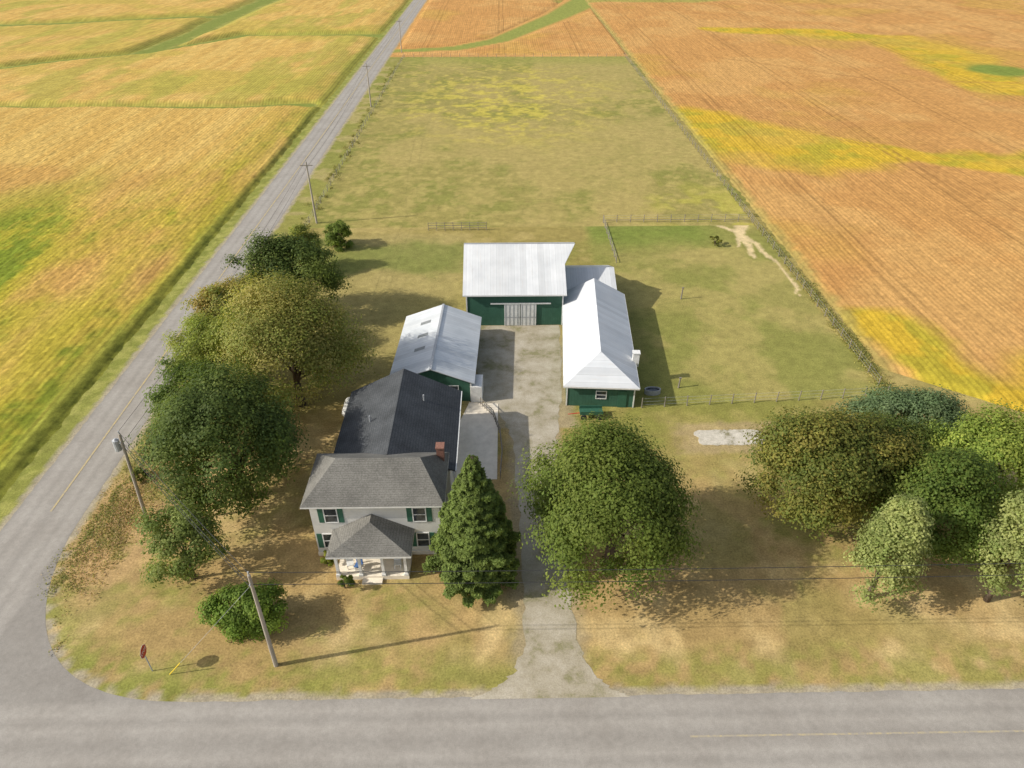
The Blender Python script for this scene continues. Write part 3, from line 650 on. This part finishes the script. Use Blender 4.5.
# ---------------------------------------------------------------- fences
def fence(pts,label,sp=3,h=1.25,rails=0,wires=3,mat=WOOD,pr=.06,kind="wire_fence",cat="fence"):
    r=root(kind,(pts[0][0],pts[0][1],0),label,cat)
    P=[]
    for (a,b) in zip(pts[:-1],pts[1:]):
        d=math.hypot(b[0]-a[0],b[1]-a[1]);n=max(1,round(d/sp))
        for i in range(n): P.append((a[0]+(b[0]-a[0])*i/n,a[1]+(b[1]-a[1])*i/n))
    P.append(pts[-1]);P=P[:100]
    me=None
    for x,y in P:
        if me is None:
            o=M().cyl((x,y,-.1),(x,y,h),pr,pr*.85,6).obj("post",mat,r);me=o.data;x0,y0=x,y
        else:
            o=bpy.data.objects.new("post",me);COL.objects.link(o);o.parent=r;o.location=(x-x0,y-y0,0)
            o.rotation_euler=(random.uniform(-.04,.04),random.uniform(-.04,.04),0)
    m=M()
    for a,b in zip(P[:-1],P[1:]):
        for k in range(rails):
            z=h*(.3+.6*k/max(1,rails-1));m.cyl((*a,z),(*b,z),.045,.045,4)
    if rails: m.obj("rail",mat,r)
    m=M()
    if wires:
        for a,b in zip(P[:-1],P[1:]):
            for k in range(wires):
                z=h*(.3+.62*k/max(1,wires-1));m.cyl((*a,z),(*b,z),.009,.009,3,False)
        m.obj("wire",GALV,r)
fence([(41.8,63),(41.8,253)],"long wooden post and wire fence between pasture and soybeans",2.6)
fence([(41.8,253),(-31.5,253)],"wooden post and wire fence across the far pasture",3)
fence([(-31.8,108),(-31.8,253)],"wooden post and wire fence beside the road",3)
fence([(14.8,59.4),(41.8,61)],"wooden post fence along the near side of the paddock",2.4,1.3,0,3)
fence([(17,110.6),(41.8,110.6)],"wooden post and wire fence between paddock and pasture",2.2,1.3,1)
fence([(17,95),(17,110.4)],"wooden post and rail fence at the paddock side",2.2,1.3,1)
fence([(-11.8,107.6),(-2.4,107.6)],"grey rail gate panels behind the barn yard",1.4,1.4,3,0,WOOD,.05,"rail_fence")
fence([(-.3,48.6),(-.1,52),(-.3,55),(-1.0,58),(-2.4,60.2)],"low weathered picket fence round the patio",.45,1.0,2,0,WOOD,.035,"picket_fence")
for i,(x,y,h) in enumerate([(24.2,83.6,1.7),(19.5,63.0,1.3)]):
    r=root("wooden_post",(x,y,0),"lone weathered wooden post standing in the paddock","post","lone posts in the paddock")
    M().cyl((x,y,-.1),(x+.05,y,h),.1,.08,8).obj("shaft",WOOD,r);M().box(x-.08,x+.2,y-.1,y+.1,h-.02,h+.05).obj("cap",WOOD,r)
# ---------------------------------------------------------------- utility poles
m_pole=m_noise("pole_wood",(.30,.26,.21),(.44,.39,.33),3,.9,.3,.01,.2,(1,1,.15))
def pole(x,y,h,lean,label,arm=False,trans=False):
    r=root("utility_pole",(x,y,0),label,"utility pole","wooden utility poles")
    M().cyl((x,y,-.2),(x+lean,y,h),.17,.11,10).obj("shaft",m_pole,r)
    M().cyl((x+lean*.93,y-.12,h*.93),(x+lean*.93,y-.3,h*.93),.04,.05,6).obj("insulator",GALV,r)
    M().cyl((x+lean,y,h),(x+lean,y,h+.3),.05,.06,6).obj("insulator",GALV,r)
    if trans:
        M().cyl((x+lean*.85-.45,y,h*.84),(x+lean*.9-.45,y,h*.84+1.0),.26,.26,12).cyl((x+lean*.9-.45,y,h*.84+1),(x+lean*.9-.45,y,h*.84+1.15),.2,.08,12).obj("transformer",GALV,r)
    if arm: M().box(x+lean-1.0,x+lean+1.0,y-.16,y-.06,h-.6,h-.48).obj("crossarm",WOOD,r)
    return (x+lean,y,h)
a=pole(-30.9,43.3,10.1,.7,"weathered wooden utility pole with a grey transformer",trans=True)
b=pole(-16.3,29.5,9.7,.15,"pale wooden utility pole on the lawn")
c=pole(-30.6,111,10.2,-.1,"wooden utility pole beside the road",arm=True)
d_=pole(-33,188,10.2,0,"wooden utility pole far along the road",arm=True)
e_=pole(-33.5,262,10.2,0,"wooden utility pole far along the road",arm=True)
far=pole(58,29.8,9.7,0,"wooden utility pole carrying the roadside cables")
def wire(p,q,sag,label,rr=.02,n=24):
    m=M();pts=[]
    for i in range(n+1):
        t=i/n;pts.append((p[0]+(q[0]-p[0])*t,p[1]+(q[1]-p[1])*t,p[2]+(q[2]-p[2])*t-sag*4*t*(1-t)))
    for u,v in zip(pts[:-1],pts[1:]): m.cyl(u,v,rr,rr,5,False)
    o=m.obj("power_line",WIRE);o["label"]=label;o["category"]="cable";o["group"]="overhead cables"
up=lambda p,dz,dx=0:(p[0]+dx,p[1],p[2]+dz)
for dz in(.25,-.9): wire(up(b,dz),up(far,dz),.35,"overhead cable running parallel to the road",.022)
for dz in(.25,-.9,-1.5): wire(up(a,dz),up(b,dz),.35,"overhead cable between two wooden poles",.02)
for dz in(.25,-.9): wire(up(a,dz),up(c,dz),1.0,"overhead cable along the tree line",.014);wire(up(c,dz),up(d_,dz),1.0,"overhead cable following the road",.014);wire(up(d_,dz),up(e_,dz),1.0,"overhead cable following the road",.014)
wire(up(a,-1.7),(-14.7,45.2,5.2),.8,"service cable running to the house",.016)
g=root("guy_wire",(-23.6,28.9,0),"steel guy wire with yellow guard anchoring the pole","guy wire")
M().cyl((-23.6,28.9,0),(b[0],b[1],8.8),.012,.012,4).obj("cable",GALV,g);M().cyl((-23.58,28.9,.03),(-22.55,28.98,1.25),.035,.035,6).obj("guard",YEL,g)
sx,sy=-24.9,29.2
g=root("stop_sign",(sx,sy,0),"red octagonal stop sign on a steel post","road sign")
M().box(sx-.03,sx+.03,sy-.03,sy+.03,-.1,2.5).obj("post",GALV,g)
def octa(x0,x1,R):
    m=M();A_=[(math.cos(math.pi/8+i*math.pi/4)*R,math.sin(math.pi/8+i*math.pi/4)*R) for i in range(8)]
    m.v=[(x0,sy+p,2.3+q) for p,q in A_]+[(x1,sy+p,2.3+q) for p,q in A_]
    m.f=[tuple(range(8))[::-1],tuple(range(8,16))]+[(i,(i+1)%8,8+(i+1)%8,8+i) for i in range(8)];return m
octa(sx+.032,sx+.04,.5).obj("sign_border",WHITE,g);pl=octa(sx+.042,sx+.05,.47).obj("sign_plate",RED,g)
tcu=bpy.data.curves.new("lettering","FONT");tcu.body="STOP";tcu.size=.33;tcu.align_x='CENTER';tcu.align_y='CENTER';tcu.extrude=.002
tmp=bpy.data.objects.new("lettering_source",tcu);COL.objects.link(tmp)
dg=bpy.context.evaluated_depsgraph_get();me=bpy.data.meshes.new_from_object(tmp.evaluated_get(dg));bpy.data.objects.remove(tmp)
me.materials.clear();me.materials.append(WHITE)
lt=bpy.data.objects.new("lettering",me);COL.objects.link(lt);lt.parent=g;lt.location=(.054,0,2.3);lt.rotation_euler=(math.pi/2,0,math.pi/2)
g.rotation_euler[2]=math.radians(4)
# propane tank
g=root("propane_tank",(-16.2,58.9,0),"white horizontal propane tank on short legs","tank")
t=M();L=[(-1.5,.05),(-1.4,.3),(-1.15,.46),(-.9,.5),(.9,.5),(1.15,.46),(1.4,.3),(1.5,.05)]
for (u,r0),(v,r1) in zip(L[:-1],L[1:]): t.cyl((-16.2,58.9+u,.85),(-16.2,58.9+v,.85),r0,r1,16,False)
t.obj("body",WHITE,g,smooth=True);M().cyl((-16.2,58.9,1.3),(-16.2,58.9,1.5),.16,.14,10).obj("valve_cap",GALV,g)
for yv in(58.1,59.7): M().box(-16.5,-15.9,yv-.08,yv+.08,0,.45).obj("leg",CONC,g)
g=root("farm_wagon",(9.2,57.9,0),"small red and green farm wagon beside the shed","wagon")
M().box(8.0,10.4,57.4,58.5,.62,.72).box(8.0,10.4,57.4,57.46,.72,1.05).box(8.0,10.4,58.44,58.5,.72,1.05).obj("bed",GTRIM,g)
M().box(8.2,10.2,57.9,58.0,.45,.615).cyl((8.0,57.95,.5),(6.8,57.95,.35),.05,.04,6).obj("frame",RED,g)
for x in(8.4,10.0):
    for y0 in(57.3,58.52): M().cyl((x,y0,.32),(x,y0+.12,.32),.32,.32,14).obj("wheel",BLACK,g)
g=root("water_trough",(16.4,62,0),"oval galvanised water trough by the shed","trough")
t=M()
for i in range(20):
    a0=2*math.pi*i/20;a1=2*math.pi*(i+1)/20
    p=lambda a_,k,z:(16.4+math.cos(a_)*.9*k,62+math.sin(a_)*.45*k,z)
    t.poly([p(a0,1,0),p(a1,1,0),p(a1,1,.6),p(a0,1,.6)]);t.poly([p(a0,.9,.6),p(a0,1,.6),p(a1,1,.6),p(a1,.9,.6)]);t.poly([p(a1,.9,.6),p(a1,.9,.1),p(a0,.9,.1),p(a0,.9,.6)])
t.obj("tub",GALV,g);M().poly([(16.4+math.cos(2*math.pi*i/20)*.8,62+math.sin(2*math.pi*i/20)*.4,.45) for i in range(20)]).obj("water_surface",GLASS,g)
# ---------------------------------------------------------------- light & camera
w=bpy.data.worlds.new("World");sc.world=w;w.use_nodes=True;nt=w.node_tree
sky=nt.nodes.new("ShaderNodeTexSky");sky.sky_type='NISHITA';sky.sun_disc=False;sky.dust_density=2
el=32;sd=Vector((-.98,-.19)).normalized()
sky.sun_elevation=math.radians(el);sky.sun_rotation=math.atan2(sd.x,sd.y)%(2*math.pi)
hs=nt.nodes.new("ShaderNodeHueSaturation");hs.inputs["Saturation"].default_value=.6;hs.inputs["Value"].default_value=1.1
nt.links.new(sky.outputs[0],hs.inputs["Color"])
bg=nt.nodes["Background"];bg.inputs["Strength"].default_value=.15;nt.links.new(hs.outputs[0],bg.inputs[0])
ld=bpy.data.lights.new("sun","SUN");ld.energy=4.9;ld.angle=math.radians(.55);ld.color=(1,.95,.85)
lo=bpy.data.objects.new("sun",ld);COL.objects.link(lo)
dv=Vector((-sd.x*math.cos(math.radians(el)),-sd.y*math.cos(math.radians(el)),-math.sin(math.radians(el))))
lo.rotation_euler=dv.to_track_quat('-Z','Y').to_euler();lo.location=(-60,-20,80)
cd=bpy.data.cameras.new("camera");cam=bpy.data.objects.new("camera",cd);COL.objects.link(cam);sc.camera=cam
cd.sensor_width=36;cd.lens=700/1024*36;cd.clip_start=.5;cd.clip_end=9000
cam.location=(0,0,45);cam.rotation_euler=(math.radians(90-35.1),0,math.radians(-.94))
sc.view_settings.view_transform='Standard';sc.view_settings.look='None';sc.view_settings.exposure=0;sc.view_settings.gamma=1
